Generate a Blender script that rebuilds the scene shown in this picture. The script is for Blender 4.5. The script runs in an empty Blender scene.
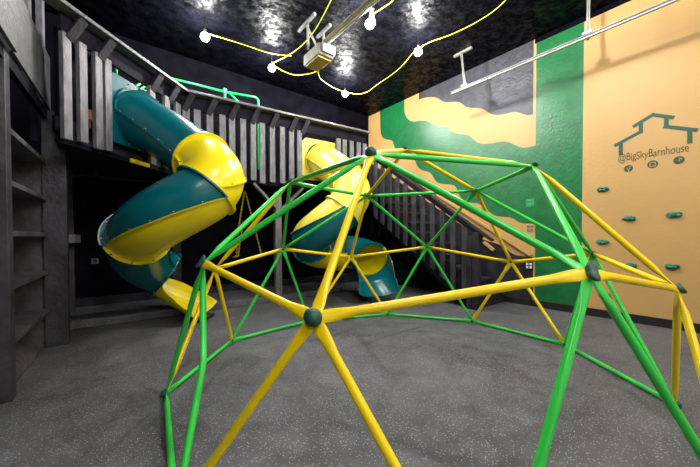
import bpy, bmesh, math, random
from mathutils import Vector, Matrix, noise
from mathutils.geometry import tessellate_polygon
random.seed(7)
R = math.radians
COL = bpy.context.scene.collection
sc = bpy.context.scene

# ------------------------------------------------------------------ camera model
TH = R(38.9); CAMH = 1.086
FPX, PCX, PCY, PITCH, ROLL = 307.2, 355.3, 242.5, -.018, .002
cam_o = Vector((0, 0, CAMH))
def ray(u, v):
    x3 = (u-PCX)/FPX; z3 = -(v-PCY)/FPX
    cr, sr = math.cos(ROLL), math.sin(ROLL)
    x = x3*cr+z3*sr; z2 = -x3*sr+z3*cr
    cp, sp = math.cos(PITCH), math.sin(PITCH)
    y = cp-z2*sp; z = sp+z2*cp
    return Vector((x*math.cos(TH)+y*math.sin(TH), -x*math.sin(TH)+y*math.cos(TH), z))
def on_x(x, u, v): r = ray(u, v); return cam_o + r*(x/r.x)
def on_y(y, u, v): r = ray(u, v); return cam_o + r*(y/r.y)
def on_z(z, u, v): r = ray(u, v); return cam_o + r*((z-CAMH)/r.z)
def at(u, v, d): return cam_o + ray(u, v)*d

cd = bpy.data.cameras.new('camera'); cam = bpy.data.objects.new('camera', cd); COL.objects.link(cam)
fwd = Vector((math.cos(PITCH)*math.sin(TH), math.cos(PITCH)*math.cos(TH), math.sin(PITCH)))
q = fwd.to_track_quat('-Z', 'Y')
cam.matrix_world = Matrix.Translation(cam_o) @ q.to_matrix().to_4x4() @ Matrix.Rotation(-ROLL, 4, 'Z')
cd.sensor_width = 36; cd.lens = FPX/700*36; cd.shift_x = (350-PCX)/700; cd.shift_y = (PCY-233.5)/700
cd.clip_start = .02
sc.camera = cam

# ------------------------------------------------------------------ materials
def lin(r, g, b):
    f = lambda c: (c/255/12.92) if c/255 <= .04045 else ((c/255+.055)/1.055)**2.4
    return (f(r), f(g), f(b), 1)
def mat(name, c, rough=.5, metal=0, var=.12, vscale=4, bump=0, bscale=60, spec=.5, coat=0, stretch=(1, 1, 1), c2=None, detail=4):
    m = bpy.data.materials.new(name); m.use_nodes = True
    nt = m.node_tree; b = nt.nodes['Principled BSDF']
    b.inputs['Roughness'].default_value = rough; b.inputs['Metallic'].default_value = metal
    b.inputs['Specular IOR Level'].default_value = spec; b.inputs['Coat Weight'].default_value = coat
    b.inputs['Coat Roughness'].default_value = .15
    tc = nt.nodes.new('ShaderNodeTexCoord'); mp = nt.nodes.new('ShaderNodeMapping')
    mp.inputs['Scale'].default_value = stretch
    nt.links.new(tc.outputs['Object'], mp.inputs['Vector'])
    n = nt.nodes.new('ShaderNodeTexNoise'); n.inputs['Scale'].default_value = vscale; n.inputs['Detail'].default_value = detail
    nt.links.new(mp.outputs[0], n.inputs['Vector'])
    r = nt.nodes.new('ShaderNodeValToRGB')
    lo = c2 if c2 else tuple(max(0, v*(1-var)) for v in c[:3])+(1,)
    hi = c if c2 else tuple(min(1, v*(1+var)) for v in c[:3])+(1,)
    r.color_ramp.elements[0].color = lo; r.color_ramp.elements[1].color = hi
    r.color_ramp.elements[0].position = .35; r.color_ramp.elements[1].position = .65
    nt.links.new(n.outputs['Fac'], r.inputs['Fac']); nt.links.new(r.outputs['Color'], b.inputs['Base Color'])
    if bump:
        n2 = nt.nodes.new('ShaderNodeTexNoise'); n2.inputs['Scale'].default_value = bscale; n2.inputs['Detail'].default_value = 5
        nt.links.new(mp.outputs[0], n2.inputs['Vector'])
        bp = nt.nodes.new('ShaderNodeBump'); bp.inputs['Strength'].default_value = bump; bp.inputs['Distance'].default_value = .02
        nt.links.new(n2.outputs['Fac'], bp.inputs['Height']); nt.links.new(bp.outputs[0], b.inputs['Normal'])
    return m
M = {}
M['ceil'] = mat('glossy_black_ceiling', (.0022, .0022, .004, 1), .40, bump=.5, bscale=22, var=.6, vscale=7, spec=.2)
def patchy(m, lo, hi, scale):
    nt = m.node_tree; b = nt.nodes['Principled BSDF']; tc = nt.nodes.new('ShaderNodeTexCoord')
    n = nt.nodes.new('ShaderNodeTexNoise'); n.inputs['Scale'].default_value = scale; n.inputs['Detail'].default_value = 6; n.inputs['Roughness'].default_value = .7
    nt.links.new(tc.outputs['Object'], n.inputs['Vector'])
    r = nt.nodes.new('ShaderNodeMapRange'); r.inputs[1].default_value = .42; r.inputs[2].default_value = .58; r.inputs[3].default_value = lo; r.inputs[4].default_value = hi
    nt.links.new(n.outputs['Fac'], r.inputs[0]); nt.links.new(r.outputs[0], b.inputs['Roughness'])
patchy(M['ceil'], .33, .5, 5)
def mottle(m, lo, hi, scale):
    nt = m.node_tree; b = nt.nodes['Principled BSDF']; tc = nt.nodes.new('ShaderNodeTexCoord')
    n = nt.nodes.new('ShaderNodeTexNoise'); n.inputs['Scale'].default_value = scale; n.inputs['Detail'].default_value = 9; n.inputs['Roughness'].default_value = .75
    nt.links.new(tc.outputs['Object'], n.inputs['Vector'])
    r = nt.nodes.new('ShaderNodeMapRange'); r.inputs[1].default_value = .46; r.inputs[2].default_value = .6; r.inputs[3].default_value = lo; r.inputs[4].default_value = hi
    nt.links.new(n.outputs['Fac'], r.inputs[0]); nt.links.new(r.outputs[0], b.inputs['Specular IOR Level'])
mottle(M['ceil'], .012, .17, 8)
M['wallblack'] = mat('black_wall_paint', (.0037, .0034, .0058, 1), .6, bump=.25, bscale=30, var=.35, vscale=5, spec=.02)
M['muralblack'] = mat('charcoal_mural_paint', lin(66, 66, 74), .42, bump=.5, bscale=28, c2=lin(47, 47, 55), vscale=9)
M['green'] = mat('green_mural_paint', lin(23, 103, 56), .34, bump=.25, bscale=26, var=.16, vscale=9, spec=.55)
M['beige'] = mat('ochre_mural_paint', lin(188, 149, 90), .5, bump=.12, bscale=26, var=.03, vscale=2)
M['logo'] = mat('dark_green_lettering', lin(22, 76, 54), .5, var=.1)
M['logodark'] = mat('olive_lettering', lin(80, 76, 34), .6, var=.1)
M['blackwood'] = mat('black_stained_wood', (.024, .022, .028, 1), .55, spec=.15, bump=.35, bscale=30, var=.35, vscale=6, stretch=(1, 1, 1))
M['postwood'] = mat('worn_black_post_wood', (.046, .043, .05, 1), .5, spec=.3, bump=.35, bscale=30, var=.35, vscale=6)
M['shelfwood'] = mat('worn_black_plywood', (.085, .08, .086, 1), .5, bump=.3, bscale=24, var=.4, vscale=5)
M['panelwood'] = mat('grey_washed_plywood', (.105, .105, .11, 1), .45, bump=.3, bscale=24, var=.25, vscale=5)
M['slat'] = mat('grey_black_lumber', (.150, .148, .162, 1), .45, bump=.35, bscale=30, var=.3, vscale=7, stretch=(3, 3, 1))
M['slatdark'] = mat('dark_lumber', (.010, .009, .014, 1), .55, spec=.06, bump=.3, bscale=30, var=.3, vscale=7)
M['railcap'] = mat('worn_grey_rail_cap', (.15, .145, .15, 1), .35, bump=.2, bscale=30, var=.3, vscale=9)
M['teal'] = mat('teal_plastic', lin(0, 97, 106), .26, var=.05, vscale=2, spec=.5)
M['yellow'] = mat('yellow_plastic', lin(236, 214, 22), .3, var=.03, vscale=2)
M['paleyellow'] = mat('faded_yellow_plastic', lin(234, 220, 84), .32, var=.03, vscale=2)
M['greentube'] = mat('green_powder_coat', lin(52, 205, 74), .3, var=.08, vscale=3, spec=.5)
M['yellowtube'] = mat('yellow_powder_coat', lin(248, 214, 8), .3, var=.05, vscale=3)
M['cap'] = mat('dark_green_rubber_cap', lin(22, 78, 62), .45, var=.2, vscale=20, bump=.15, bscale=90)
M['hold'] = mat('teal_green_resin', lin(8, 112, 92), .35, var=.2, vscale=20, bump=.2, bscale=60)
M['steel'] = mat('galvanised_steel', (.30, .30, .28, 1), .42, metal=.55, var=.15, vscale=20)
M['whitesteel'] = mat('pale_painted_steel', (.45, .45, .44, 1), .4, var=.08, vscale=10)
M['motor'] = mat('beige_motor_casing', (.20, .19, .15, 1), .5, var=.25, vscale=12)
M['lens'] = mat('yellow_motor_lens', lin(140, 120, 30), .4, var=.2, vscale=12)
M['cord'] = mat('yellow_green_cord', lin(196, 206, 40), .5, var=.05)
M['doorbounce'] = mat('pale_bounce_door', (.75, .74, .7, 1), .5, var=.03)
M['bolt'] = mat('zinc_bolt', (.45, .45, .45, 1), .35, metal=.7, var=.05)
M['darkbolt'] = mat('black_bolt', (.02, .02, .02, 1), .4, var=.05)
M['pipe'] = mat('bright_green_pipe', lin(30, 190, 96), .35, var=.05)
M['white'] = mat('white_plastic', (.7, .7, .68, 1), .4, var=.02)
M['socketblack'] = mat('black_plastic', (.012, .012, .012, 1), .4, var=.05)
M['chain'] = mat('yellow_coated_chain', lin(190, 165, 40), .4, var=.1)
M['orange'] = mat('orange_plastic', lin(215, 120, 30), .4, var=.05)
def emis(name, c, s):
    m = bpy.data.materials.new(name); m.use_nodes = True; nt = m.node_tree; nt.nodes.clear()
    e = nt.nodes.new('ShaderNodeEmission'); e.inputs[0].default_value = c; e.inputs[1].default_value = s
    o = nt.nodes.new('ShaderNodeOutputMaterial'); nt.links.new(e.outputs[0], o.inputs[0]); return m
M['bulb'] = emis('lit_bulb', (1, .985, .965, 1), 900)

def rubber(name, base, spk, dens):
    m = bpy.data.materials.new(name); m.use_nodes = True; nt = m.node_tree; b = nt.nodes['Principled BSDF']
    tc = nt.nodes.new('ShaderNodeTexCoord')
    def N(t, **k):
        n = nt.nodes.new(t)
        for a, v in k.items(): n.inputs[a].default_value = v
        return n
    big = N('ShaderNodeTexNoise', Scale=1.1, Detail=5, Roughness=.6); fine = N('ShaderNodeTexNoise', Scale=90, Detail=2)
    smear = N('ShaderNodeTexNoise', Scale=5, Detail=6, Roughness=.65)
    vor = N('ShaderNodeTexVoronoi', Scale=115); 
    for n in (big, fine, vor, smear): nt.links.new(tc.outputs['Object'], n.inputs['Vector'])
    r1 = nt.nodes.new('ShaderNodeValToRGB'); r1.color_ramp.elements[0].position = .35; r1.color_ramp.elements[1].position = .72
    r1.color_ramp.elements[0].color = tuple(v*.6 for v in base)+(1,); r1.color_ramp.elements[1].color = tuple(v*1.5 for v in base)+(1,)
    mixn = N('ShaderNodeMath'); mixn.operation = 'ADD'
    m1 = N('ShaderNodeMath'); m1.operation = 'MULTIPLY'; m1.inputs[1].default_value = .6
    m2 = N('ShaderNodeMath'); m2.operation = 'MULTIPLY'; m2.inputs[1].default_value = .4
    nt.links.new(big.outputs['Fac'], m1.inputs[0]); nt.links.new(smear.outputs['Fac'], m2.inputs[0])
    nt.links.new(m1.outputs[0], mixn.inputs[0]); nt.links.new(m2.outputs[0], mixn.inputs[1])
    nt.links.new(mixn.outputs[0], r1.inputs['Fac'])
    # speckles: voronoi cell colour picks which cells are a fleck, distance gives its size
    sep = nt.nodes.new('ShaderNodeSeparateColor'); nt.links.new(vor.outputs['Color'], sep.inputs[0])
    g = N('ShaderNodeMath'); g.operation = 'GREATER_THAN'; g.inputs[1].default_value = 1-dens; nt.links.new(sep.outputs[0], g.inputs[0])
    l = N('ShaderNodeMath'); l.operation = 'LESS_THAN'; l.inputs[1].default_value = .36; nt.links.new(vor.outputs['Distance'], l.inputs[0])
    mu = N('ShaderNodeMath'); mu.operation = 'MULTIPLY'; nt.links.new(g.outputs[0], mu.inputs[0]); nt.links.new(l.outputs[0], mu.inputs[1])
    mx = nt.nodes.new('ShaderNodeMix'); mx.data_type = 'RGBA'
    nt.links.new(mu.outputs[0], mx.inputs[0]); nt.links.new(r1.outputs[0], mx.inputs[6]); mx.inputs[7].default_value = spk
    nt.links.new(mx.outputs[2], b.inputs['Base Color'])
    b.inputs['Roughness'].default_value = .62; b.inputs['Specular IOR Level'].default_value = .4
    bp = N('ShaderNodeBump', Strength=.5, Distance=.01); nt.links.new(fine.outputs['Fac'], bp.inputs['Height']); nt.links.new(bp.outputs[0], b.inputs['Normal'])
    return m
M['floor'] = rubber('speckled_rubber_floor', (.100, .100, .105), (.31, .31, .32, 1), .27)

# ------------------------------------------------------------------ mesh builder
class MB:
    def __init__(s): s.v = []; s.f = []; s.mi = []
    def add(s, vs, fs, mi=0):
        o = len(s.v); s.v += [Vector(v) for v in vs]; s.f += [[i+o for i in f] for f in fs]; s.mi += [mi]*len(fs)
        return s
    def hexa(s, p, mi=0):   # 8 points, bottom 4 ccw, top 4 ccw
        return s.add(p, [[3, 2, 1, 0], [4, 5, 6, 7], [0, 1, 5, 4], [1, 2, 6, 5], [2, 3, 7, 6], [3, 0, 4, 7]], mi)
    def box(s, a, b, mi=0):
        (x0, y0, z0), (x1, y1, z1) = a, b
        x0, x1 = min(x0, x1), max(x0, x1); y0, y1 = min(y0, y1), max(y0, y1); z0, z1 = min(z0, z1), max(z0, z1)
        return s.hexa([(x0, y0, z0), (x1, y0, z0), (x1, y1, z0), (x0, y1, z0), (x0, y0, z1), (x1, y0, z1), (x1, y1, z1), (x0, y1, z1)], mi)
    def beam(s, A, B, w, h, up=(0, 0, 1), mi=0):   # rectangular bar A->B: w across (side), h along up
        A, B = Vector(A), Vector(B); t = (B-A).normalized(); up = Vector(up)
        sd = t.cross(up).normalized(); u = sd.cross(t).normalized()
        sd *= w/2; u *= h/2
        p = [A-sd-u, A+sd-u, B+sd-u, B-sd-u, A-sd+u, A+sd+u, B+sd+u, B-sd+u]
        return s.hexa(p, mi)
    def tube(s, pts, r, n=10, cap=True, mi=0):
        pts = [Vector(p) for p in pts]; rings = []
        up = Vector((0, 0, 1)); t0 = (pts[1]-pts[0]).normalized()
        if abs(t0.dot(up)) > .95: up = Vector((0, 1, 0))
        sd = t0.cross(up).normalized(); vs = []
        for i, p in enumerate(pts):
            t = (pts[min(i+1, len(pts)-1)]-pts[max(i-1, 0)]).normalized()
            sd = (sd-t*sd.dot(t)).normalized(); u = sd.cross(t)
            rr = r[i] if isinstance(r, (list, tuple)) else r
            vs += [p+(sd*math.cos(2*math.pi*k/n)+u*math.sin(2*math.pi*k/n))*rr for k in range(n)]
        fs = [[i*n+k, i*n+(k+1) % n, (i+1)*n+(k+1) % n, (i+1)*n+k] for i in range(len(pts)-1) for k in range(n)]
        if cap: fs += [list(range(n))[::-1], [(len(pts)-1)*n+k for k in range(n)]]
        return s.add(vs, fs, mi)
    def sphere(s, c, r, nu=14, nv=9, sc=(1, 1, 1), rot=None, fn=None, mi=0):
        vs = []; c = Vector(c)
        for j in range(nv+1):
            a = math.pi*j/nv
            for k in range(nu):
                b_ = 2*math.pi*k/nu
                d = Vector((math.sin(a)*math.cos(b_), math.sin(a)*math.sin(b_), math.cos(a)))
                p = d*r
                if fn: p = fn(d)*r
                p = Vector((p.x*sc[0], p.y*sc[1], p.z*sc[2]))
                if rot: p = rot @ p
                vs.append(c+p)
        fs = [[j*nu+k, (j+1)*nu+k, (j+1)*nu+(k+1) % nu, j*nu+(k+1) % nu] for j in range(nv) for k in range(nu)]
        return s.add(vs, fs, mi)
    def build(s, name, mats, parent=None, bevel=0, smooth=35, weld=False, origin=None):
        me = bpy.data.meshes.new(name)
        if parent is not None: org = parent.matrix_basis.translation.copy(); 
        else: org = Vector(origin) if origin else Vector((0, 0, 0))
        pp = parent
        if parent is not None and parent.parent is not None: org = parent['_org'] if '_org' in parent else org; org = Vector(org)
        me.from_pydata([v-org for v in s.v], [], s.f)
        if not isinstance(mats, (list, tuple)): mats = [mats]
        for m in mats: me.materials.append(m)
        for p, i in zip(me.polygons, s.mi): p.material_index = i
        bm = bmesh.new(); bm.from_mesh(me)
        bmesh.ops.remove_doubles(bm, verts=bm.verts, dist=1e-5)
        bmesh.ops.recalc_face_normals(bm, faces=bm.faces)
        bm.to_mesh(me); bm.free()
        for p in me.polygons: p.use_smooth = True
        me.set_sharp_from_angle(angle=R(smooth))
        o = bpy.data.objects.new(name, me); COL.objects.link(o)
        if parent is not None: o.parent = parent; o['_org'] = tuple(org)
        else: o.location = org
        if bevel:
            b = o.modifiers.new('bevel', 'BEVEL'); b.width = bevel; b.segments = 2; b.limit_method = 'ANGLE'
        return o
def tag(o, label=None, cat=None, group=None, kind=None):
    if label: o['label'] = label
    if cat: o['category'] = cat
    if group: o['group'] = group
    if kind: o['kind'] = kind
    return o
def thing(name, label, cat, loc, group=None):
    o = bpy.data.objects.new(name, None); COL.objects.link(o); o.location = loc; o.empty_display_size = .2
    return tag(o, label, cat, group)
def struct(o): o['kind'] = 'structure'; return o

# ------------------------------------------------------------------ room shell
XR, YB, XL, YF, ZC = 5.16, 5.85, -3.2, -3.6, 4.12
struct(MB().box((XL-.2, YF-.2, -.2), (XR+.2, YB+.2, 0)).build('floor', M['floor']))
struct(MB().box((XL-.2, YF-.2, ZC), (XR+.2, YB+.2, ZC+.2)).build('ceiling', M['ceil']))
struct(MB().box((XL-.2, YB, 0), (XR+.2, YB+.2, ZC)).build('wall_back', M['wallblack']))
struct(MB().box((XL-.2, YF, 0), (XL, YB, ZC)).build('wall_left', M['wallblack']))
struct(MB().box((XL-.2, YF-.2, 0), (XR+.2, YF, ZC)).build('wall_front', M['doorbounce']))  # unseen wall behind the viewer, made pale to bounce light onto the climber
wr = MB().box((XR, YF, 0), (XR+.2, YB, ZC), 0)
def paint(px, mi, lift):      # a coat of paint: outline on the wall, 1 mm thick per coat
    P = []
    for u, v in px:
        p = on_x(XR, u, v) if not isinstance(v, str) else None
        P.append(p)
    return P
def slab(P, mi, lift):
    bm = bmesh.new()
    fr = [bm.verts.new((XR-lift, p.y, min(max(p.z, .005), ZC-.001))) for p in P]
    vs = [v.co.copy() for v in bm.verts]; bm.free()
    fs = [list(t_) for t_ in tessellate_polygon([[Vector((v.y, v.z, 0)) for v in vs]])]
    wr.add(vs, fs, mi)
    n = len(P); ring = [Vector((XR-lift, p.y, min(max(p.z, .005), ZC-.001))) for p in P]; back = [Vector((XR+.01, v.y, v.z)) for v in ring]
    wr.add(ring+back, [[i, (i+1) % n, n+(i+1) % n, n+i] for i in range(n)], mi)
V3 = Vector
yg0 = on_x(XR, 582.8, 150).y; ye = on_x(XR, 535.4, 60).y
slab([V3((0, YB, 0)), V3((0, YB, ZC)), V3((0, yg0, ZC)), V3((0, yg0, 0))], 2, .001)          # green field
slab([V3((0, yg0, 0)), V3((0, yg0, ZC)), V3((0, YF, ZC)), V3((0, YF, 0))], 1, .001)            # ochre field
def smooth_px(px, it=1):
    out = px
    for _ in range(it):
        n = [out[0]]
        for a, b in zip(out[:-1], out[1:]):
            n += [(a[0]*.75+b[0]*.25, a[1]*.75+b[1]*.25), (a[0]*.25+b[0]*.75, a[1]*.25+b[1]*.75)]
        n.append(out[-1]); out = n
    return out
low = smooth_px([(404.5, 112), (406.7, 118), (411.7, 121.9), (418.9, 120.8), (426, 120.5), (431.8, 123.7), (437.5, 127), (445.8, 126), (450.5, 130.3), (456, 134), (467.2, 134.4), (472.8, 138.7), (479.3, 143.9), (489.6, 143.7), (502.6, 141), (510, 142.4), (519.4, 147), (526, 148), (535.6, 145.2)], 2)
P = [on_x(XR, *p) for p in low]; P = [V3((0, P[0].y, ZC))]+P+[V3((0, P[-1].y, ZC))]
slab(P, 1, .002)
up_ = smooth_px([(419, 99.8), (424.6, 97.6), (433.2, 96.9), (438.4, 98.5), (444, 102.7), (457, 101.4), (461.7, 103.3), (467.2, 108), (480.3, 108), (485.9, 110.7), (492.4, 115), (500.8, 115), (513.8, 111.7), (519.4, 112.6), (526.8, 115.4), (533.2, 114.5)], 2)
P = [on_x(XR, *p) for p in up_]; P = [V3((0, P[0].y, ZC))]+P+[V3((0, P[-1].y, ZC))]
slab(P, 3, .003)
lo2 = smooth_px([(380, 112), (380.5, 133), (382.3, 137.3), (385.9, 139.5), (392.3, 140.2), (393.8, 144.5), (395, 149), (399, 154), (408, 155), (414.3, 158.6), (417.2, 166.5), (421.5, 170.5), (428.7, 171.5), (432.3, 175), (435.2, 180.8), (440, 184), (453, 184.4), (456.7, 187.3), (458.8, 194.5), (461.7, 199.5), (468.9, 203), (480, 203), (488.7, 211.5), (495.9, 216.5), (510.2, 217), (515, 219.4), (520, 223.4), (535.3, 224)], 2)
P = [on_x(XR, *p) for p in lo2]; P = [V3((0, YB, ZC)), V3((0, P[0].y, ZC))]+P+[V3((0, P[-1].y, .11)), V3((0, YB, .11))]
slab(P, 1, .002)
lo3 = smooth_px([(533.3, 257.6), (521.7, 256.2), (513, 254.5), (507.3, 249.5), (498.7, 243.8), (488.7, 241.6), (478, 237), (470, 230.5), (440, 210.5), (400, 182), (372, 164)], 2)
P = [on_x(XR, *p) for p in lo3]; P = P+[V3((0, YB, P[-1].z+.3)), V3((0, YB, .01)), V3((0, P[0].y, .01))]
slab(P, 4, .003)
wall_r = wr.build('wall_right', [M['wallblack'], M['beige'], M['green'], M['muralblack'], M['blackwood']], smooth=20)
for p_ in wall_r.data.polygons: p_.use_smooth = False
struct(wall_r)
struct(MB().box((XR-.022, YF, 0), (XR, YB, .105)).build('baseboard_right', M['socketblack'], bevel=.003))
struct(MB().box((XL, YB-.03, 0), (XR, YB, .22)).build('baseboard_back', M['blackwood'], bevel=.003))
struct(MB().box((XL, 4.87, 0), (3.55, YB-.03, .10)).build('trim_1', M['floor'], bevel=.01))   # rubber topped step under the deck
# seam batten along the top of the mural wall
struct(MB().box((XR-.012, YF, 4.05), (XR, 1.98, ZC)).build('trim_2', M['wallblack']))

# logo strokes painted on the ochre wall (parts of the wall)
def stroke(mb, px, w, lift=.003, close=False):
    P = [on_x(XR, *p) for p in px]
    for a, b in zip(P[:-1], P[1:]):
        a = V3((XR-lift, a.y, a.z)); b = V3((XR-lift, b.y, b.z)); d = (b-a).normalized()
        mb.beam(a-d*w*.4, b+d*w*.4, .0016, w, up=(0, -d.z, d.y))
def cc(pts, ox=600, oy=100, s=6.97): return [(ox+a/s, oy+b/s) for a, b in pts]
lg = MB(); lg_n = 0
for s_ in ([(110, 315), (285, 222)], [(285, 225), (285, 165)], [(240, 182), (370, 103)], [(368, 104), (505, 122)], [(463, 120), (463, 186)], [(455, 186), (670, 210)], [(146, 300), (146, 376)], [(626, 208), (626, 293)]):
    lg_n += 1; stroke(lg, cc(s_), .040, .003+.0004*lg_n)
o = lg.build('painted_barn_outline', M['logo'], wall_r)
def arc(cx, cy, r, a0, a1, n=10, asp=1.): return [(cx+r*asp*math.cos(R(a0+(a1-a0)*k/n)), cy+r*math.sin(R(a0+(a1-a0)*k/n))) for k in range(n+1)]
# handwritten handle
ta = on_x(XR, 618.3, 161.8); tb = on_x(XR, 689, 151.2)
tc_ = bpy.data.curves.new('handle', 'FONT'); tc_.body = '@BigSkyBarnhouse'; tc_.size = 1; tc_.extrude = .0; tc_.offset = .006
to = bpy.data.objects.new('handle_text', tc_); COL.objects.link(to)
bpy.context.view_layer.update()
me = bpy.data.meshes.new_from_object(to.evaluated_get(bpy.context.evaluated_depsgraph_get()))
bpy.data.objects.remove(to)
xs = [v.co.x for v in me.vertices]; x0, x1 = min(xs), max(xs)
L = (tb-ta); H_ = .135
for v in me.vertices:
    t = (v.co.x-x0)/(x1-x0); j = .006*math.sin(t*55)
    p = ta + L*t
    v.co = Vector((XR-.0035, p.y, p.z + v.co.y*H_ + j))
me.materials.clear(); me.materials.append(M['logodark'])
ho = bpy.data.objects.new('painted_handle', me); COL.objects.link(ho); ho.parent = wall_r; ho['label'] = 'olive handwritten lettering on the ochre wall'
for i, (u, v) in enumerate([(628.5, 168.6), (652.7, 164.3), (679, 160.2)]):
    c = on_x(XR, u, v); r_ = (.044, .048, .046)[i]
    dm = MB(); n = 28
    ring = [V3((XR-.003, c.y-r_*math.cos(2*math.pi*k/n), c.z+r_*math.sin(2*math.pi*k/n))) for k in range(n)]
    dm.add(ring+[p+V3((.004, 0, 0)) for p in ring], [list(range(n))]+[[k, (k+1) % n, n+(k+1) % n, n+k] for k in range(n)])
    d = dm.build('painted_icon', M['logo'], wall_r)
    g = MB()
    def st(pts, w):
        for a, b in zip(pts[:-1], pts[1:]):
            A = V3((XR-.0045, c.y-a[0]*r_, c.z+a[1]*r_)); B = V3((XR-.0045, c.y-b[0]*r_, c.z+b[1]*r_)); dd = (B-A).normalized()
            g.beam(A-dd*w*.4, B+dd*w*.4, .002, w, up=(0, -dd.z, dd.y))
    if i == 0: st([(0, -.75), (0, .3), (.1, .5), (.35, .55)], .013); st([(-.3, 0), (.3, 0)], .011)
    elif i == 1: st([(-.5, -.5), (.5, -.5), (.5, .5), (-.5, .5), (-.5, -.5)], .009); st([(a*.24/.24, b) for a, b in arc(0, 0, .24, 0, 360)], .008)
    else: st(arc(-.15, -.3, .22, 90, 380), .01); st([(.07, -.3), (.07, .6), (.2, .4), (.45, .25)], .012)
    g.build('icon_glyph', M['beige'], d)

# ------------------------------------------------------------------ climbing holds on the ochre wall
def hold_mesh(seed):
    rnd = random.Random(seed); off = V3((rnd.random()*9, rnd.random()*9, rnd.random()*9))
    def fn(d):
        k = 1+.42*noise.noise(d*1.6+off)+.12*noise.noise(d*4+off)
        p = d*k
        p.z = max(p.z, -.25)            # flat back against the wall
        p.x += .35*p.x*abs(p.x)
        return p
    return fn
for i, (u, v, lab) in enumerate([
        (603, 189.5, 'teal climbing hold highest on ochre wall, left below the painted house'),
        (630, 218.6, 'teal climbing hold second highest row, near green stripe'),
        (674.5, 215, 'teal climbing hold farthest right on ochre wall, upper of its pair'),
        (603, 242, 'teal climbing hold at middle height beside the green wall stripe'),
        (630, 265.7, 'teal climbing hold seen just above the slanting yellow climber bar'),
        (672.5, 267, 'teal climbing hold low at right of ochre wall, above climber corner grip'),
        (605, 296, 'teal climbing hold lowest on ochre wall, behind the green climber bars')]):
    p = on_x(XR, u, v)
    m = MB().sphere((0, 0, 0), 1, 18, 12, sc=(1, .62, .75), fn=hold_mesh(i*3+1))
    rot = Matrix(((0, 0, -1), (-1, 0, 0), (0, 1, 0)))   # local z -> -x (out of wall), x -> -y
    m.v = [Vector((XR-.003, p.y, p.z)) + (rot @ (Matrix.Rotation(R(random.uniform(-25, 25)), 3, 'Z') @ (w_*.046)))+V3((-.008, 0, 0)) for w_ in m.v]
    o = m.build('climbing_hold', M['hold'], None, smooth=50, origin=(XR-.01, p.y, p.z))
    tag(o, lab, 'climbing hold', 'climbing holds on the ochre wall')

# ------------------------------------------------------------------ wall plates
def plate(u, v, x, mat_p, mat_h, label, n=(2, 2), size=.12):
    p = on_x(x, u, v); t = thing('outlet_plate', label, 'outlet', (x, p.y, p.z))
    MB().box((x-.012, p.y-size/2, p.z-size/2), (x, p.y+size/2, p.z+size/2)).build('plate', mat_p, t, bevel=.003)
    for i in range(n[0]):
        for j in range(n[1]):
            a = p.y+(i-.5)*size*.42; b = p.z+(j-.5)*size*.42
            MB().box((x-.018, a-.018, b-.018), (x-.010, a+.018, b+.018)).build('outlet', mat_h, t, bevel=.003)
M['greenplate'] = mat('painted_green_plate', lin(60, 150, 96), .35)
plate(530, 203, XR, M['greenplate'], M['greenplate'], 'green painted outlet plate on the green wall')
plate(530.5, 228, XR, M['beige'], M['railcap'], 'ochre painted outlet plate on ochre mural stripe')
plate(529.3, 265.6, XR, M['socketblack'], M['white'], 'black outlet plate with white sockets beside the stair foot')
pb = on_y(YB, 95, 261); t = thing('outlet_plate', 'small pale outlet on the black wall under the deck', 'outlet', (pb.x, YB, pb.z))
MB().box((pb.x-.04, YB-.012, pb.z-.04), (pb.x+.04, YB, pb.z+.04)).build('plate', M['railcap'], t, bevel=.003)
MB().box((pb.x-.02, YB-.018, pb.z-.025), (pb.x+.02, YB-.010, pb.z+.025)).build('outlet', M['socketblack'], t)

# ------------------------------------------------------------------ geodesic climber
V = {'apex': (1.946, 1.747, 1.812), 'r0': (1.131, 1.263, 1.541), 'p0': (0.557, 0.92, 0.804), 'h0': (1.354, 0.329, 0.954), 'r1': (2.16, 0.829, 1.544), 'p1': (2.313, 0.187, 0.811), 'h1': (3.107, 0.737, 0.942), 'r2': (2.897, 1.652, 1.547), 'p2': (3.556, 1.598, 0.799), 'h2': (3.256, 2.54, 0.953), 'r3': (2.296, 2.633, 1.55), 'p3': (2.548, 3.25, 0.817), 'h3': (1.563, 3.255, 0.95), 'r4': (1.208, 2.376, 1.548), 'p4': (0.715, 2.803, 0.814), 'h4': (0.416, 1.876, 0.942), 'b0': (0.768, 0.388, 0.022), 'b1': (1.795, -0.04, 0.022), 'b2': (2.785, 0.232, 0.022), 'b3': (3.505, 1.051, 0.022), 'b4': (3.575, 2.08, 0.022), 'b5': (3.0, 3.01, 0.022), 'b6': (1.98, 3.395, 0.022), 'b7': (0.988, 3.25, 0.022), 'b8': (0.298, 2.431, 0.022), 'b9': (0.189, 1.338, 0.022)}
V = {k: Vector(v) for k, v in V.items()}
ctr = Vector((1.94, 1.76, 0))
t = thing('geodesic_climber', 'green and yellow tubular geodesic dome climber standing on the rubber floor', 'climbing frame', (1.94, 1.76, 0))
G, Y = M['greentube'], M['yellowtube']
S = []
for k in range(5):
    S += [('apex', f'r{k}', Y), (f'r{k}', f'r{(k+1)%5}', G), (f'r{k}', f'p{k}', Y), (f'r{k}', f'h{k}', G), (f'r{(k+1)%5}', f'h{k}', G),
          (f'p{k}', f'h{k}', Y), (f'p{(k+1)%5}', f'h{k}', Y)]
    # base vertex b(2k) follows pentagon k, b(2k+1) precedes pentagon k+1
    S += [(f'p{k}', f'b{2*k}', Y), (f'h{k}', f'b{2*k}', G), (f'h{k}', f'b{2*k+1}', G), (f'p{(k+1)%5}', f'b{2*k+1}', Y)]
for k in range(10): S.append((f'b{k}', f'b{(k+1)%10}', G))
RT = .0185
RAD = {'green_powder_coat': .0160, 'yellow_powder_coat': .0172}
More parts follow.
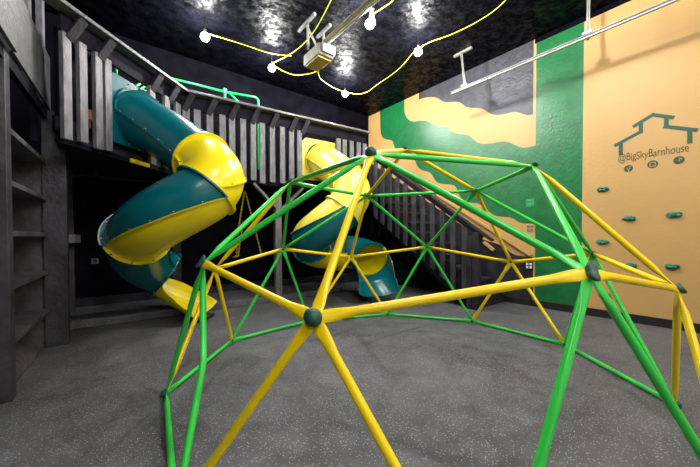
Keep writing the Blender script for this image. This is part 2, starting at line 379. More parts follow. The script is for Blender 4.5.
def strut(A, B, m, mid=None):
    d = (B-A); Ln = d.length; d.normalize()
    nrm = ((A+B)/2-ctr).normalized(); nrm = (nrm-d*nrm.dot(d)).normalized(); sd = d.cross(nrm)
    RT = RAD[m.name]
    st = [(.012, 1.3, .28), (.055, 1.42, .32), (.085, 1.32, .5), (.145, 1, 1)]
    prof = st+[(Ln*f_, 1, 1) for f_ in ((.3, .38, .44, .48, .52, .56, .62, .7) if mid else (.5,))]+[(Ln-a, w, h) for a, w, h in st[::-1]]
    n = 14; vs = []
    for a, w, h in prof:
        c = A+d*a+(mid*min(1, (1-abs(2*a/Ln-1))*1.0) if mid else V3((0, 0, 0)))
        vs += [c+sd*(math.cos(2*math.pi*k/n)*RT*w)+nrm*(math.sin(2*math.pi*k/n)*RT*h) for k in range(n)]
    m_ = len(prof)
    fs = [[i*n+k, i*n+(k+1) % n, (i+1)*n+(k+1) % n, (i+1)*n+k] for i in range(m_-1) for k in range(n)]
    fs += [list(range(n))[::-1], [(m_-1)*n+k for k in range(n)]]
    o = MB().add(vs, fs).build('tube_strut', m, t, smooth=60)
    o['label'] = 'green tube' if m is G else 'yellow tube'
for a, b, m in S:
    bend = (V['h4']-V['b9']).cross(Vector((math.sin(TH), math.cos(TH), 0))).normalized() if (a, b) == ('h4', 'b9') else None
    if bend: bend = bend*(.055 if bend.x > 0 else -.055)        # this tube is visibly bent outwards
    strut(V[a], V[b], m, bend)
def basis(n):
    z = n.normalized(); x = Vector((0, 0, 1)).cross(z)
    x = Vector((1, 0, 0)) if x.length < .1 else x.normalized()
    y = z.cross(x); return Matrix((x, y, z)).transposed()
def saddle(d):
    p = d.copy(); a = math.atan2(d.y, d.x); s = math.sin(math.acos(max(-1, min(1, d.z))))
    k = 1+.38*math.cos(2*a)*s*s
    p.x *= k; p.y *= k*.95
    p.z = d.z*.55+.40*(math.cos(a)**2)*s*s
    return p
def roundcap(d): return Vector((d.x, d.y*1.12, max(d.z, -.4)*1.05+.1))
for k, v in V.items():
    n = (v-ctr).normalized(); B3 = basis(n)
    base = k[0] == 'b'
    rd = .025 if base else .031
    fn = roundcap if k in ('p0', 'r0') or base else saddle
    rotz = Matrix.Rotation(R({'h0': 70, 'p1': 20, 'h4': 80}.get(k, random.uniform(0, 90))), 3, 'Z')
    if k in ('p0',): rd = .032
    MB().sphere(v+n*(.006 if base else .006), rd, 18, 12, rot=B3 @ rotz, fn=fn).build('hub_cap', M['cap'], t, smooth=60)

# ------------------------------------------------------------------ tube slides
def catmull(pts, n=12):
    P = [pts[0]*2-pts[1]]+pts+[pts[-1]*2-pts[-2]]; out = []
    for i in range(1, len(P)-2):
        for k in range(n):
            s = k/n; a, b, c, d = P[i-1], P[i], P[i+1], P[i+2]
            out.append(.5*((2*b)+(c-a)*s+(2*a-5*b+4*c-d)*s*s+(3*b-a-3*c+d)*s**3))
    out.append(P[-2]); return out
bolt_me = {}
def bolts(parent, pts, m, r=.011):
    key = m.name
    for p, n in pts:
        if key not in bolt_me:
            b = MB().sphere((0, 0, 0), 1, 8, 5, sc=(1, 1, .6)); 
            me = bpy.data.meshes.new('bolt'); me.from_pydata(b.v, [], b.f); me.materials.append(m)
            for q_ in me.polygons: q_.use_smooth = True
            bolt_me[key] = me
        o = bpy.data.objects.new('bolt', bolt_me[key]); COL.objects.link(o); o.parent = parent
        o.location = p-Vector(parent['_org']); o.rotation_euler = basis(n).to_euler(); o.scale = (r, r, r)
def make_slide(label, pts, secs, rad, normal, plate_mat, chute_mat, chute_from, ring_at, open0):
    base = V3((pts[0].x, pts[0].y, 0))
    t = thing('tube_slide', label, 'slide', base)
    path = catmull(pts, 10); N = len(path); K = 10
    fr = []
    for i, p in enumerate(path):
        T = (path[min(i+1, N-1)]-path[max(i-1, 0)]).normalized()
        sd = T.cross(V3((0, 0, 1))).normalized(); u = sd.cross(T).normalized(); fr.append((p, T, sd, u))
    def ringpt(i, a, r): p, T, sd, u = fr[i]; return p+(sd*math.cos(a)+u*math.sin(a))*r
    # shells
    for (a, b, mu, ml, tilt) in secs:
        ia, ib = int(round(a*K)), int(round(b*K))
        shells = []
        for half, mm in ((0, mu), (1, ml)):
            m = MB(); n = 18; rows = ib-ia+1; vs = []
            for rr in (rad, rad-.012):
                for i in range(ia, ib+1):
                    for k in range(n+1):
                        ang = R(tilt)+math.pi*half+math.pi*k/n; vs.append(ringpt(i, ang, rr))
            w = n+1; off = rows*w; fs = []
            for i in range(rows-1):
                for k in range(n):
                    fs.append([i*w+k, i*w+k+1, (i+1)*w+k+1, (i+1)*w+k]); fs.append([off+i*w+k, off+(i+1)*w+k, off+(i+1)*w+k+1, off+i*w+k+1])
                for k in (0, n): fs.append([i*w+k, (i+1)*w+k, off+(i+1)*w+k, off+i*w+k])
            for i in (0, rows-1):
                for k in range(n): fs.append([i*w+k, i*w+k+1, off+i*w+k+1, off+i*w+k])
            m.add(vs, fs)
            # lengthwise bolted lips
            for k in (0, 1):
                ang = R(tilt)+math.pi*half+math.pi*k
                da = .03*(1 if k == 0 else -1)
                vs = []
                for i in range(ia, ib+1):
                    for (rr, aa) in ((rad-.01, ang), (rad+.024, ang), (rad+.024, ang+da), (rad-.01, ang+da)): vs.append(ringpt(i, aa, rr))
                fs = [[i*4+q_, i*4+(q_+1) % 4, (i+1)*4+(q_+1) % 4, (i+1)*4+q_] for i in range(rows-1) for q_ in range(4)]+[[3, 2, 1, 0], [(rows-1)*4+q_ for q_ in range(4)]]
                m.add(vs, fs)
            # end flanges
            for i in (ia, ib):
                p, T, sd, u = fr[i]; s_ = 1 if i == ia else -1; vs = []
                for k in range(n+1):
                    ang = R(tilt)+math.pi*half+math.pi*k/n; dr = sd*math.cos(ang)+u*math.sin(ang)
                    vs += [p+dr*(rad-.01), p+dr*(rad+.032), p+dr*(rad+.032)+T*s_*.016, p+dr*(rad-.01)+T*s_*.016]
                m.add(vs, [[k*4+q_, k*4+(q_+1) % 4, (k+1)*4+(q_+1) % 4, (k+1)*4+q_] for k in range(n) for q_ in range(4)]+[[3, 2, 1, 0], [n*4+q_ for q_ in range(4)]])
            o = m.build('tube_shell', mm, t, smooth=45)
            if half == 0 or mm is not mu: shells.append(o)
            # bolts: round the far flange and along the seam
            bp = []
            p, T, sd, u = fr[ib]
            for k in range(5):
                ang = R(tilt)+math.pi*half+math.pi*(k+.5)/5; dr = sd*math.cos(ang)+u*math.sin(ang)
                bp.append((p+dr*(rad+.020)-T*.018, -T))
            if half == 0:
                for i in range(ia+3, ib-1, 5):
                    for aa in (0, math.pi): bp.append((ringpt(i, R(tilt)+aa+(.035 if aa == 0 else -.035), rad+.014), fr[i][3]))
            bolts(o, bp, M['bolt'] if mm is M['teal'] else M['darkbolt'], .009)
    if ring_at:  # pale grey half ring laid round the upper side of one joint
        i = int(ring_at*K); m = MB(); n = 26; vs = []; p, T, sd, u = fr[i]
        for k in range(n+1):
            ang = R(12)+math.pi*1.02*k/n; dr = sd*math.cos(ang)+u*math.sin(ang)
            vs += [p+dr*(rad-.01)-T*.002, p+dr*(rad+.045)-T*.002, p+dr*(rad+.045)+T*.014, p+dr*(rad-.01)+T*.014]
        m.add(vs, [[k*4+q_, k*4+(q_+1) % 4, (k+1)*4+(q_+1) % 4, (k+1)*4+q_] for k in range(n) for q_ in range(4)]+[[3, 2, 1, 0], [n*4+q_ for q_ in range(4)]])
        m.build('pale_half_ring', M['whitesteel'], t)['label'] = 'pale grey half ring at a tube joint'
    # mounting plate: square board with a rolled collar
    nrm = Vector(normal).normalized(); sx = nrm.cross(V3((0, 0, 1))).normalized(); c = pts[0]
    pl = MB()
    a = .365; zz = V3((0, 0, 1)); n = 32
    outer = []; inner = []
    for k in range(n):
        an = 2*math.pi*(k+.5)/n; cx_, cz_ = math.cos(an), math.sin(an); s_ = a/max(abs(cx_), abs(cz_))
        s_ = min(s_, a*1.36)
        outer.append(c+sx*cx_*s_+zz*cz_*s_); inner.append(c+sx*cx_*(rad+.005)+zz*cz_*(rad+.005))
    mid = [c+sx*math.cos(2*math.pi*(k+.5)/n)*(rad+.03)+zz*math.sin(2*math.pi*(k+.5)/n)*(rad+.03) for k in range(n)]
    f0 = nrm*.01; f1 = nrm*.035
    vs = [p+f0 for p in outer]+[p+f0 for p in mid]+[p+f1 for p in mid]+[p+f1 for p in inner]+[p-f0 for p in outer]+[p-f0 for p in inner]
    fs = []
    for k in range(n):
        j = (k+1) % n
        for x_, y_ in ((0, 1), (1, 2), (2, 3), (3, 5), (5, 4), (4, 0)): fs.append([x_*n+k, x_*n+j, y_*n+j, y_*n+k])
    pl.add(vs, fs); po = pl.build('mounting_plate', plate_mat, t, smooth=30)
    bolts(po, [(c+sx*x_*.33+zz*z_*.33+nrm*.014, nrm) for x_ in (-1, -.33, .33, 1) for z_ in (-1, -.33, .33, 1) if max(abs(x_), abs(z_)) == 1], M['bolt'], .010)
    # open exit chute
    ic = int(round(chute_from*K)); ch = MB(); n = 20; vs = []; rows = N-ic
    for rr in (0, .014):
        for i in range(ic, N):
            s_ = (i-ic)/(N-1-ic); p, T, sd, u = fr[i]
            open_ = open0*(1-s_)                    # how far the walls wrap above the middle
            wd = rad*(1+.10*s_); dp = rad*(1-.55*s_)
            for k in range(n+1):
                an = math.pi-open_+(math.pi+2*open_)*k/n
                ex = 1+.06*(abs(k-n/2)/(n/2))**6
                q_ = p+sd*math.cos(an)*(wd+rr)*ex+u*(math.sin(an)*(dp+rr)+(dp-rad)*-.0-s_*.10)
                vs.append(q_)
    w = n+1; off = rows*w; fs = []
    for i in range(rows-1):
        for k in range(n): fs += [[i*w+k, i*w+k+1, (i+1)*w+k+1, (i+1)*w+k], [off+i*w+k, off+(i+1)*w+k, off+(i+1)*w+k+1, off+i*w+k+1]]
        for k in (0, n): fs.append([i*w+k, (i+1)*w+k, off+(i+1)*w+k, off+i*w+k])
    for i in (0, rows-1):
        for k in range(n): fs.append([i*w+k, i*w+k+1, off+i*w+k+1, off+i*w+k])
    ch.add(vs, fs); ch.build('exit_chute', chute_mat, t, smooth=50)
    fp, T, sd, u = fr[-1]
    fz = min(v.z for v in vs[-(n+1):])
    fb = MB()
    f = V3((fp.x, fp.y, 0))-V3((T.x, T.y, 0)).normalized()*.06
    T2 = V3((T.x, T.y, 0)).normalized()
    fb.beam(f-sd*rad*.6+zz*(fz*.5), f+sd*rad*.6+zz*(fz*.5), .09, max(fz, .04))
    fb.build('support_foot', M['socketblack'], t)
    return t
Tl, Ye, Pa = M['teal'], M['yellow'], M['paleyellow']
pts1 = [at(136, 118, 3.53), at(162, 133, 3.46), at(190, 152, 3.32), at(213, 172, 3.10), at(207, 191, 2.93), at(178, 208, 2.88), at(153, 223, 2.96), at(138, 237, 3.22), at(140, 256, 3.55), at(154, 268, 3.85), at(169, 276, 4.0), at(189, 289, 4.05), at(209, 300, 4.05)]
make_slide('teal and yellow spiral tube slide nearest the shelves, leaving the angled deck corner', pts1,
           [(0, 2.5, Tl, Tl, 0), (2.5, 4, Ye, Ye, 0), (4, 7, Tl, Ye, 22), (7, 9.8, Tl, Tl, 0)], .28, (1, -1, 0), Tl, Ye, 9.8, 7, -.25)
pts2 = [at(321, 161, 5.55), at(332, 168, 5.33), at(345, 179, 5.1), at(352, 194, 4.92), at(342, 211, 4.8), at(324, 226, 4.78), at(311, 238, 4.92), at(315, 249, 5.25), at(332, 252, 5.5), at(350, 252, 5.68), at(363, 255, 5.62), at(371, 260, 5.38), at(375, 269, 5.15), at(379, 280, 5.02), at(382, 289, 4.92)]
make_slide('yellow topped tube slide with teal exit, standing beside the stairs', pts2,
           [(0, 2, Pa, Pa, 0), (2, 4, Pa, Pa, 0), (4, 6.6, Pa, Tl, -14), (6.6, 8.3, Tl, Ye, 0), (8.3, 11, Tl, Ye, -50)], .30, (-.1, -1, 0), Pa, Tl, 11, None, .45)

# ------------------------------------------------------------------ play deck, its railings
L0 = V3((-.285, 3.735, 0)); K0 = V3((.84, 4.84, 0)); E0 = V3((3.95, 4.54, 0))
deck = thing('play_deck', 'raised black timber play deck across the back of the room', 'deck', (1.8, 5.2, .10))
ol = [L0, K0, E0, V3((4.25, 4.72, 0)), V3((5.13, 4.72, 0)), V3((5.13, 5.81, 0)), V3((-.36, 5.81, 0)), V3((-.36, 3.80, 0))]
nd = len(ol); m = MB()
inset = V3((0, .05, 0))
vs = [p+inset+V3((0, 0, 1.97)) for p in ol]+[p+inset+V3((0, 0, 2.02)) for p in ol]
for v in vs: v.y = min(v.y, 5.81)
m.add(vs, [list(range(nd))[::-1], [nd+k for k in range(nd)]]+[[k, (k+1) % nd, nd+(k+1) % nd, nd+k] for k in range(nd)])
m.build('deck_floor', M['blackwood'], deck)
def off(A, B, d):    # shift sideways into the deck
    n = (B-A).normalized(); return V3((-n.y, n.x, 0))*d
for A, B in ((L0, K0), (K0, E0)):
    o_ = off(A, B, .06); MB().beam(A+o_+V3((0, 0, 1.99)), B+o_+V3((0, 0, 1.99)), .035, .13).build('fascia_board', M['slatdark'], deck, bevel=.004)
for k in range(7):
    x = -.1+k*.7; MB().beam((x, 5.0, 1.90), (x, 5.78, 1.90), .04, .12).build('joist', M['slatdark'], deck)
for (x, y) in ((.76, 5.0), (2.22, 4.82)):
    MB().box((x-.055, y-.045, .10), (x+.055, y+.045, 1.835)).build('post', M['slat'] if x > 1 else M['blackwood'], deck, bevel=.006)
pc = V3((2.22, 4.76, 0))
for s_ in (-1, 1):
    MB().beam(pc+V3((s_*.05, -.0, 1.56)), pc+V3((s_*.42, -s_*.03, 1.93)), .04, .08, up=(0, 1, 0)).build('brace', M['railcap'], deck, bevel=.004)
MB().beam((.9, 4.99, 1.55), (1.25, 4.93, 1.84), .04, .08, up=(0, 1, 0)).build('brace', M['blackwood'], deck, bevel=.004)

def slat_w(s_): return .09
def railing(label, A, B, slots, dark_slots, braces, cap_out=.03, ext=(0, 0)):
    slat_w = lambda s_: .074 if A is L0 and s_ < .6 else .088
    t = thing('deck_railing', label, 'railing', A+(B-A)/2+V3((0, 0, 1.95)))
    d = (B-A).normalized(); nn = V3((-d.y, d.x, 0))      # nn points into the deck
    L_ = (B-A).length
    MB().beam(A-d*ext[0]-nn*cap_out+V3((0, 0, 3.095)), B+d*ext[1]-nn*cap_out+V3((0, 0, 3.095)), .15, .035).build('rail_cap', M['railcap'], t, bevel=.005)
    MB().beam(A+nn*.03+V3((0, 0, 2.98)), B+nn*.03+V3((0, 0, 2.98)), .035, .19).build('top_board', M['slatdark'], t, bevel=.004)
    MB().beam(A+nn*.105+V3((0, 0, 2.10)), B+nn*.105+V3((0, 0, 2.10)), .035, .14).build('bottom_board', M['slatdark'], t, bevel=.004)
    for s_ in slots:
        p = A+d*s_-nn*.012+V3((0, 0, 0)); j = random.uniform(-.02, .02)
        MB().beam(p+V3((0, 0, 1.955+j)), p+V3((0, 0, 2.885)), slat_w(s_), .045, up=nn).build('slat', M['slat'], t, bevel=.004)
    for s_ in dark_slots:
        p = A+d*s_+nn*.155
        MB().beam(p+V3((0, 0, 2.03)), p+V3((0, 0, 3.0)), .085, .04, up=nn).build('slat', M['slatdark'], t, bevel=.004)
    for s_ in braces:
        p = A+d*s_-nn*.02
        MB().beam(p+V3((0, 0, 2.84)), p-nn*.045+d*.10+V3((0, 0, 3.075)), .075, .04, up=nn).build('rail_brace', M['blackwood'], t, bevel=.004)
    return t
def along(A, B, u):   # distance along A->B where the pixel column u meets the face
    r = ray(u, 160); d = (B-A).normalized()
    # solve cam + r t = A + d s in plan
    det = r.x*(-d.y)+d.x*r.y
    return (r.x*A.y-r.y*A.x)/(d.x*r.y-r.x*d.y)*-1 if False else ((A.y*r.x-A.x*r.y)/(d.x*r.y-d.y*r.x))
cs = [along(L0, K0, u) for u in (66, 82, 97.5, 107, 151, 166, 177)]
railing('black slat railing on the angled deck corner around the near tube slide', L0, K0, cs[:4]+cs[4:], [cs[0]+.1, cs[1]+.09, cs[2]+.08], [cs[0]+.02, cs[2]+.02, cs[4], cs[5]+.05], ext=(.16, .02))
n_ = (E0-K0).length
us = [186.5, 197.5, 210, 222.5, 232, 243, 253, 262, 272, 282, 291, 299]
bs_ = [along(K0, E0, u) for u in us]
b2 = [along(K0, E0, u) for u in (338, 344, 351, 358, 364)]
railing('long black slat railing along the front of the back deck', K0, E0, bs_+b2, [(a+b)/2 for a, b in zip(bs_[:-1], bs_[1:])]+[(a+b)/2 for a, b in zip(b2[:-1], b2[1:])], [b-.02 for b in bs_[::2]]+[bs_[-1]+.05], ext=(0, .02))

ya_, yb_ = V3((.19, 4.21, 1.93)), V3((.37, 4.39, 1.93))
tag(MB().beam(ya_+V3((.02, -.03, 0)), yb_+V3((.02, -.03, 0)), .03, .045).build('edge_board', M['yellow'], bevel=.004), 'short yellow board under the deck edge behind the near slide', 'board')
# little orange toy piece glimpsed between the slats
p_ = at(90, 115, 3.05)
tag(MB().box((p_.x-.02, p_.y-.02, p_.z-.05), (p_.x+.02, p_.y+.02, p_.z+.05)).box((p_.x-.006, p_.y-.006, 2.02), (p_.x+.006, p_.y+.006, p_.z)).build('deck_marker', M['orange'], bevel=.004), 'small orange marker on a thin stick glimpsed behind the corner railing slats', 'marker')
# green pipe frame on deck
def pipe_on(A, B, inn, pts):
    out = []
    d = (B-A).normalized(); nn = V3((-d.y, d.x, 0)); a = A+nn*inn
    for u, v in pts:
        r = ray(u, v); tt = (a.dot(nn))/(r.dot(nn)); out.append(cam_o+r*tt if False else V3((0, 0, 0))+cam_o+r*((a.dot(nn)-cam_o.dot(nn))/r.dot(nn)))
    return out
t = thing('climbing_bars', 'bright green bent pipe frame standing on the deck behind the railing', 'climbing frame', (1.9, 5.3, 2.02))
P = pipe_on(K0, E0, .45, [(168, 78), (195, 84.5), (225, 92), (250, 96.5), (256, 98), (258.5, 102), (258.6, 112), (258.6, 152)])
P[-1].z = 2.02
MB().tube(catmull(P, 4), .020, 10).build('top_pipe', M['pipe'], t, smooth=60)
Q = pipe_on(K0, E0, .45, [(225, 92), (225, 135)]); Q[1].z = 2.02
MB().tube(Q, .018, 10).build('upright_pipe', M['pipe'], t, smooth=60)
MB().tube([Q[0]-V3((0, 0, .03)), Q[0]+V3((0, 0, .05))], .03, 10).build('pipe_clamp', M['pipe'], t, smooth=60)
Q2 = pipe_on(K0, E0, .45, [(229, 93), (243, 106)])
MB().tube(Q2, .015, 8).build('diagonal_pipe', M['pipe'], t, smooth=60)
Q3 = pipe_on(K0, E0, .45, [(168, 78), (168, 110)]); Q3[1].z = 2.02
MB().tube(Q3, .018, 10).build('upright_pipe', M['pipe'], t, smooth=60)
t = thing('pipe_ladder', 'green pipe ladder behind the near slide entrance', 'ladder', V3((.35, 4.75, 2.02)))
A_ = pipe_on(L0, K0, .35, [(116, 67), (116, 100), (131, 90), (145, 80), (139, 79), (150, 87), (136, 92), (149, 84)])
for a, b in ((0, 1), (2, 3), (4, 5), (6, 7)):
    MB().tube([A_[a], A_[b] if a else V3((A_[0].x, A_[0].y, 2.02))], .016, 8).build('pipe', M['pipe'], t, smooth=60)
A2 = pipe_on(L0, K0, .35, [(116, 82), (152, 93)])
MB().tube(A2, .016, 8).build('pipe', M['pipe'], t, smooth=60)
MB().tube([A2[1], V3((A2[1].x, A2[1].y, 2.02))], .016, 8).build('pipe', M['pipe'], t, smooth=60)

# ------------------------------------------------------------------ stairs
XS = 4.27
st = thing('staircase', 'black timber staircase climbing along the mural wall to the deck', 'staircase', (4.7, 3.5, 0))
nstep = 10; rise = 1.97/nstep; run = .232; y0 = 2.42
for k in range(nstep):
    z = rise*(k+1); ya = y0+run*k
    MB().box((XS+.045, ya-.03, z-.035), (XR-.03, ya+run+.01, z)).build('tread', M['postwood'], st, bevel=.005)
    MB().box((XS+.045, ya, z-rise), (XR-.03, ya+.02, z-.035)).build('riser', M['blackwood'], st)
def sl(y): return .10+(y-2.58)*.655      # underside line of the stringer
m = MB(); yb, yt = 2.44, 4.74
pp = [(yb, 0), (yb+.14, 0), (yt, sl(yt)), (yt, sl(yt)+.30), (yb, .40)]
m.add([(XS+.005, a, b) for a, b in pp]+[(XS+.045, a, b) for a, b in pp], [list(range(5)), list(range(5, 10))[::-1]]+[[k, (k+1) % 5, 5+(k+1) % 5, 5+k] for k in range(5)])
m.build('stringer', M['slatdark'], st, bevel=.004)
def rl(y): return 1.045+(y-2.19)*.69
bal = thing('stair_railing', 'black slatted stair railing with sloping grey handrail', 'railing', (XS, 3.5, .4))
MB().beam((XS-.01, 2.17, rl(2.17)), (XS-.01, 4.74, rl(4.74)), .075, .035).build('handrail', M['blackwood'], bal, bevel=.008)
MB().beam((XS-.02, 2.32, rl(2.32)-.06), (XS-.02, 4.70, rl(4.70)-.06), .05, .045).build('under_rail', M['slatdark'], bal, bevel=.004)
k = 0; y = 2.60
while y < 4.72:
    w = .080
    za = max(sl(y)+.02, .02); zb = rl(y)-.095
    MB().hexa([(XS-.045, y-w/2, za), (XS-.005, y-w/2, za), (XS-.005, y+w/2, za+w*.655), (XS-.045, y+w/2, za+w*.655),
               (XS-.045, y-w/2, zb), (XS-.005, y-w/2, zb), (XS-.005, y+w/2, zb+.01), (XS-.045, y+w/2, zb+.01)]).build('slat', M['postwood'], bal, bevel=.004)
    if k % 2 == 0:
        MB().box((XS-.040, y-.02, zb-.02), (XS-.01, y+.02, rl(y)-.07)).build('rail_brace', M['slatdark'], bal)
    y += .200; k += 1
MB().box((XS-.06, 2.36, 0), (XS+.04, 2.46, rl(2.4)-.04)).build('newel_post', M['blackwood'], bal, bevel=.006)
MB().box((XS-.06, 2.47, 0), (XS+.0, 2.55, rl(2.5)-.16)).build('newel_post', M['blackwood'], bal, bevel=.006)
# wall side handrail (painted with the mural) 
wh = thing('wall_handrail', 'ochre painted sloping handrail board on the mural above the stairs', 'handrail', (XR-.03, 3.2, 1.5))
a, b = on_x(XR-.04, 531, 255.5), on_x(XR-.04, 460, 209.5); d = (b-a).normalized()
MB().beam(a, a+d*3.1, .05, .045).build('rail', M['beige'], wh, bevel=.006)
for s_ in (.1, .9, 1.7, 2.5):
    c = a+d*s_; MB().box((XR-.03, c.y-.025, c.z-.05), (XR-.002, c.y+.025, c.z)).build('bracket', M['beige'], wh)
a, b = on_x(XR-.03, 494, 250.5), on_x(XR-.03, 484, 242); 
o = MB().beam(a, b, .05, .05).build('wood_stub', M['beige'], None, bevel=.004); tag(o, 'short ochre wooden stub on the wall below the handrail end', 'board')

# ------------------------------------------------------------------ stepped climbing shelves at the left
A0 = V3((-.50, 3.06, 0)); Z0 = V3((-.38, 5.45, 0)); fd = (Z0-A0).normalized(); fn_ = V3((-fd.y, fd.x, 0))  # fn_ into the shelf (-x)
def sp(s, dep, z): p = A0+fd*s+fn_*dep; return V3((p.x, p.y, z))
def sbox(m, s0, s1, d0, d1, z0, z1): m.hexa([sp(s0, d0, z0), sp(s1, d0, z0), sp(s1, d1, z0), sp(s0, d1, z0), sp(s0, d0, z1), sp(s1, d0, z1), sp(s1, d1, z1), sp(s0, d1, z1)]); return m
sh = thing('climbing_shelves', 'tall black wooden shelving built under the deck at the left wall', 'shelves', (-.6, 4.0, 0))
posts = [(-.07, 0.03, 2.31), (1.19, 1.28, 2.34), (2.44, 2.52, 1.9)]
for s0, s1, zt in posts:
    sbox(MB(), s0, s1, {0: 0, 1: -.125, 2: -.03}[posts.index((s0, s1, zt))], .05 if s0 > 0 else .16, 0, zt).build('post', M['postwood'], sh, bevel=.005)
    if s0 < 2: sbox(MB(), s0+.04, s1-.02, .055, .52, 0, min(zt, 1.88)).build('side_panel', M['shelfwood'], sh)
sbox(MB(), -1.2, -.16, .12, .16, 0, 1.9).build('side_panel', M['shelfwood'], sh)
zs = [.385, .765, 1.135, 1.485, 1.845]
for bay, (s0, s1) in enumerate(((0.05, 1.19), (1.28, 2.46))):
    for i, z in enumerate(zs):
        if bay and i in (0,): pass
        sbox(MB(), s0-.0, s1, .015, .50, z-.04, z).build('shelf_board', M['shelfwood'], sh, bevel=.004)
    sbox(MB(), s0, s1, .50, .52, .02, 2.24).build('back_panel', M['shelfwood'], sh)
    sbox(MB(), s0, s1, .06, .50, .0, .025).build('bottom_board', M['shelfwood'], sh)
sbox(MB(), 1.9, 2.44, -.10, .0, 1.02, 1.12).build('cleat', M['railcap'], sh, bevel=.004)
# diagonal kick boards in the bottom bay
MB().hexa([sp(.02, .05, .03), sp(1.17, .05, .03), sp(1.17, .20, .03), sp(.02, .20, .03), sp(.02, .22, .30), sp(1.17, .22, .30), sp(1.17, .25, .30), sp(.02, .25, .30)]).build('kick_board', M['shelfwood'], sh)
# tower panel above the shelves
tp = thing('deck_side_panel', 'grey plywood side panel of the upper deck above the shelves', 'panel', (-.5, 3.6, 2.3))
sbox(MB(), .02, 1.22, -.02, .0, 2.345, 2.86).build('plywood_sheet', M['panelwood'], tp, bevel=.003)
sbox(MB(), -1.2, .0, -.045, -.022, 2.33, 2.95).build('plywood_sheet', M['panelwood'], tp, bevel=.003)
sbox(MB(), -1.2, 1.24, .005, .045, 2.25, 2.34).build('edge_board', M['slatdark'], tp)
for s_ in (.1, .62, 1.12):
    sbox(MB(), s_, s_+.09, .01, .06, 2.35, 3.42).build('post', M['slat'], tp, bevel=.004)
sbox(MB(), -1.2, 1.28, -.0, .12, 3.42, 3.46).build('top_rail', M['railcap'], tp, bevel=.004)
sbox(MB(), 1.26, 1.32, .08, .14, 2.03, 3.5).build('post', M['slatdark'], tp, bevel=.004)

# ------------------------------------------------------------------ hanging chains under the deck
def chain(label, pts, link=.036):
    t = thing('hanging_chain', label, 'chain', pts[0], 'yellow chains under the deck')
    mm = MB(); path = pts; tot = 0
    for a, b in zip(path[:-1], path[1:]):
        n = max(2, int((b-a).length/(link*.75))); d = (b-a).normalized()
        s1 = d.cross(V3((.3, 1, .1))).normalized(); s2 = d.cross(s1)
        for k in range(n):
            c = a+(b-a)*((k+.5)/n); sd = s1 if k % 2 else s2
            ring = [c+d*math.cos(2*math.pi*j/10)*link*.5+sd*math.sin(2*math.pi*j/10)*link*.28 for j in range(11)]
            mm.tube(ring, .0035, 5, cap=False)
    mm.build('chain_links', M['chain'], t)
top = at(244.5, 192, 5.0); top.z = 1.84
chain('yellow chain hanging straight down under the deck, left of its pair', [top, at(238, 232, 4.95), at(236.5, 257, 4.95)])
chain('yellow chain swept to the right under the deck by the deck post', [top+V3((.02, .02, 0)), at(259, 245, 5.05), at(261, 253, 5.05)])
chain('short yellow chain loop hooked between the deck chains', [at(243, 222, 4.9), at(238, 256, 4.9), at(233, 257, 4.9)])

# ------------------------------------------------------------------ ceiling things: bulbs, cord, opener, tracks
bulb_px = [(205, 37), (272, 68), (345, 94), (370, 24), (418, 52)]
bl = ['lit bare bulb on ceiling nearest the railing corner, leftmost of the lights',
      'lit bare bulb between leftmost light and the opener motor',
      'lit bare bulb lowest in view, farthest back of the lights',
      'lit bare bulb with yellow cord loop, topmost in view beside the opener rail',
      'lit bare bulb farthest right, above the green mural']
def bulb(p, label):
    t = thing('ceiling_bulb', label, 'light bulb', V3((p.x, p.y, ZC)), 'bare ceiling bulbs')
    MB().sphere(p, .056, 16, 12).build('bulb', M['bulb'], t, smooth=80)
    MB().tube([p+V3((0, 0, .05)), p+V3((0, 0, .11))], [.018, .018], 12).build('bulb_socket', M['socketblack'], t)
    MB().tube([p+V3((0, 0, .12)), V3((p.x, p.y, ZC-.002))], .008, 8).build('stem', M['socketblack'], t)
bp_ = [on_z(3.85, *q_) for q_ in bulb_px]
for p, l in zip(bp_, bl): bulb(p, l)
for (x, y, w_) in ((1.1, 1.2, 'nearly over the dome'), (3.3, 1.2, 'over the right side of the dome'), (.2, -.9, 'added as fill just behind the viewer'), (1.6, -1.6, 'added as fill behind the viewer, second from left'), (3.2, -1.6, 'added as fill behind the viewer on the right'), (-1.4, -1.2, 'added as fill behind the viewer on the far left')):
    bulb(V3((x, y, 3.85)), 'unseen lit bare ceiling bulb '+w_)  # unseen bulbs: next grid row overhead, those behind the viewer added for front fill
def cord(label, pts):
    o = MB().tube(catmull(pts, 6), .0065, 6).build('extension_cord', M['cord']); tag(o, label, 'cord')
zc = 3.97
def zz_(lst): return [on_z(z, u, v) for u, v, z in lst]
cord('yellow green cord from leftmost bulb past the opener', zz_([(205, 33, 4.0), (222, 38, 3.98), (245, 45, 3.98), (270, 53, 3.99), (292, 56, 4.02)]))
cord('yellow green cord sagging from second bulb to the opener', zz_([(272, 64, 4.0), (283, 71, 3.96), (295, 75, 3.93), (308, 74, 3.93), (318, 71, 3.98)]))
cord('yellow green cord from opener to the farthest bulb', zz_([(318, 71, 3.98), (320, 78, 3.93), (326, 83, 3.95), (336, 89, 3.97), (345, 92, 4.0)]))
cord('yellow green cord rising from second bulb over the opener bracket', zz_([(273, 63, 4.0), (287, 56, 3.99), (300, 47, 3.99), (312, 34, 4.0), (322, 18, 4.0), (333, -4, 4.0)]))
cord('yellow green cord draped from farthest bulb to rightmost bulb', zz_([(345, 92, 4.0), (357, 94, 3.95), (367, 92, 3.95), (378, 84, 3.97), (390, 76, 3.97), (402, 66, 3.97), (412, 54, 3.98), (418, 49, 4.0)]))
cord('yellow green cord running from rightmost bulb toward the viewer', zz_([(418, 49, 4.0), (430, 42, 4.0), (450, 35, 4.0), (475, 23, 4.0), (495, 10, 4.0), (512, -6, 4.0)]))
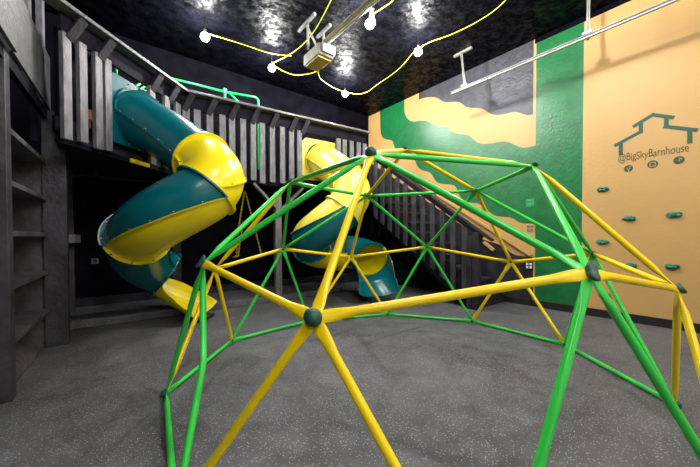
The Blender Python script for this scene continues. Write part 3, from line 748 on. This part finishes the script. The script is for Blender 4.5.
cord('yellow green cord looping up from the topmost bulb', zz_([(370, 20, 4.0), (374, 14, 4.0), (381, 9, 4.0), (390, 3, 4.0), (398, -5, 4.0)]))
cord('yellow green cord loop tied beside the topmost bulb', zz_([(370, 20, 4.0), (371, 11, 3.95), (373.5, 9, 3.95), (373, 14, 3.93), (375, 24, 3.93), (372, 25, 3.95)]))

op = thing('garage_door_opener', 'boxy garage door opener motor hanging from the ceiling on angle irons', 'opener', (2.37, 3.75, ZC))
x = 2.37
MB().box((x-.12, 3.56, 3.57), (x+.12, 3.98, 3.72)).build('motor_casing', M['motor'], op, bevel=.012)
MB().box((x-.105, 3.60, 3.545), (x+.105, 3.95, 3.572)).build('light_lens', M['lens'], op, bevel=.006)
MB().box((x-.08, 3.52, 3.60), (x+.12, 3.565, 3.72)).build('end_cap', M['whitesteel'], op, bevel=.006)
m = MB(); m.beam((x, 3.62, 3.76), (x, -2.5, 3.76), .075, .05); m.beam((x, 3.62, 3.725), (x, -2.5, 3.725), .03, .025)
m.build('drive_rail', M['steel'], op, bevel=.003)
MB().beam((x-.05, 3.62, 3.745), (x-.05, -2.5, 3.745), .012, .012).build('drive_chain', M['lens'], op)
for a, b, n_m in (((x-.16, 3.78, 3.70), (x-.16, 3.78, 4.05), 'hanger'), ((x+.10, 3.78, 3.70), (x+.10, 3.78, 4.05), 'hanger'), ((x+.06, 3.80, 3.72), (x-.16, 3.80, 4.03), 'hanger')):
    MB().beam(a, b, .035, .006, up=(0, 1, 0)).beam(a, b, .006, .03, up=(0, 1, 0)).build(n_m, M['steel'], op)
for xx, l in ((x-.18, .45), (x+.10, .35)):
    MB().beam((xx, 3.78-l/2, 4.06), (xx, 3.78+l/2, 4.06), .04, .035).build('ceiling_bracket', M['steel'], op, bevel=.003)

tr = thing('garage_door_track', 'long pale steel garage door track hung below the ceiling near the mural wall', 'track', (4.55, 1, ZC))
m = MB(); 
for (dx, dz, w, h) in ((0, 0, .005, .040), (-.015, .018, .03, .005), (-.015, -.018, .03, .005)):
    m.beam((4.55+dx, 3.04, 3.5+dz), (4.55+dx, -3.0, 3.5+dz), w, h)
m.build('track', M['whitesteel'], tr)
for y, dx in ((2.80, -.02), (1.16, .0), (-.8, 0)):
    MB().beam((4.56, y, 3.47), (4.56+dx, y+.07*(y > 2), ZC-.01), .035, .005, up=(0, 1, 0)).beam((4.575, y, 3.47), (4.575+dx, y+.07*(y > 2), ZC-.01), .005, .035, up=(0, 1, 0)).build('hanger', M['steel'], tr)
    MB().beam((4.56, y-.12, ZC-.02), (4.56, y+.20, ZC-.02), .04, .035).build('ceiling_bracket', M['steel'], tr)
    MB().box((4.52, y-.05, 3.53), (4.60, y+.05, 3.56)).build('clip', M['steel'], tr)

# ------------------------------------------------------------------ world and view
w = bpy.data.worlds.new('world'); sc.world = w; w.use_nodes = True
w.node_tree.nodes['Background'].inputs[0].default_value = (.02, .02, .02, 1); w.node_tree.nodes['Background'].inputs[1].default_value = 0
sc.view_settings.view_transform = 'Standard'; sc.view_settings.look = 'None'; sc.view_settings.gamma = 1
sc.view_settings.exposure = .15
for o in bpy.data.objects:
    if '_org' in o: del o['_org']
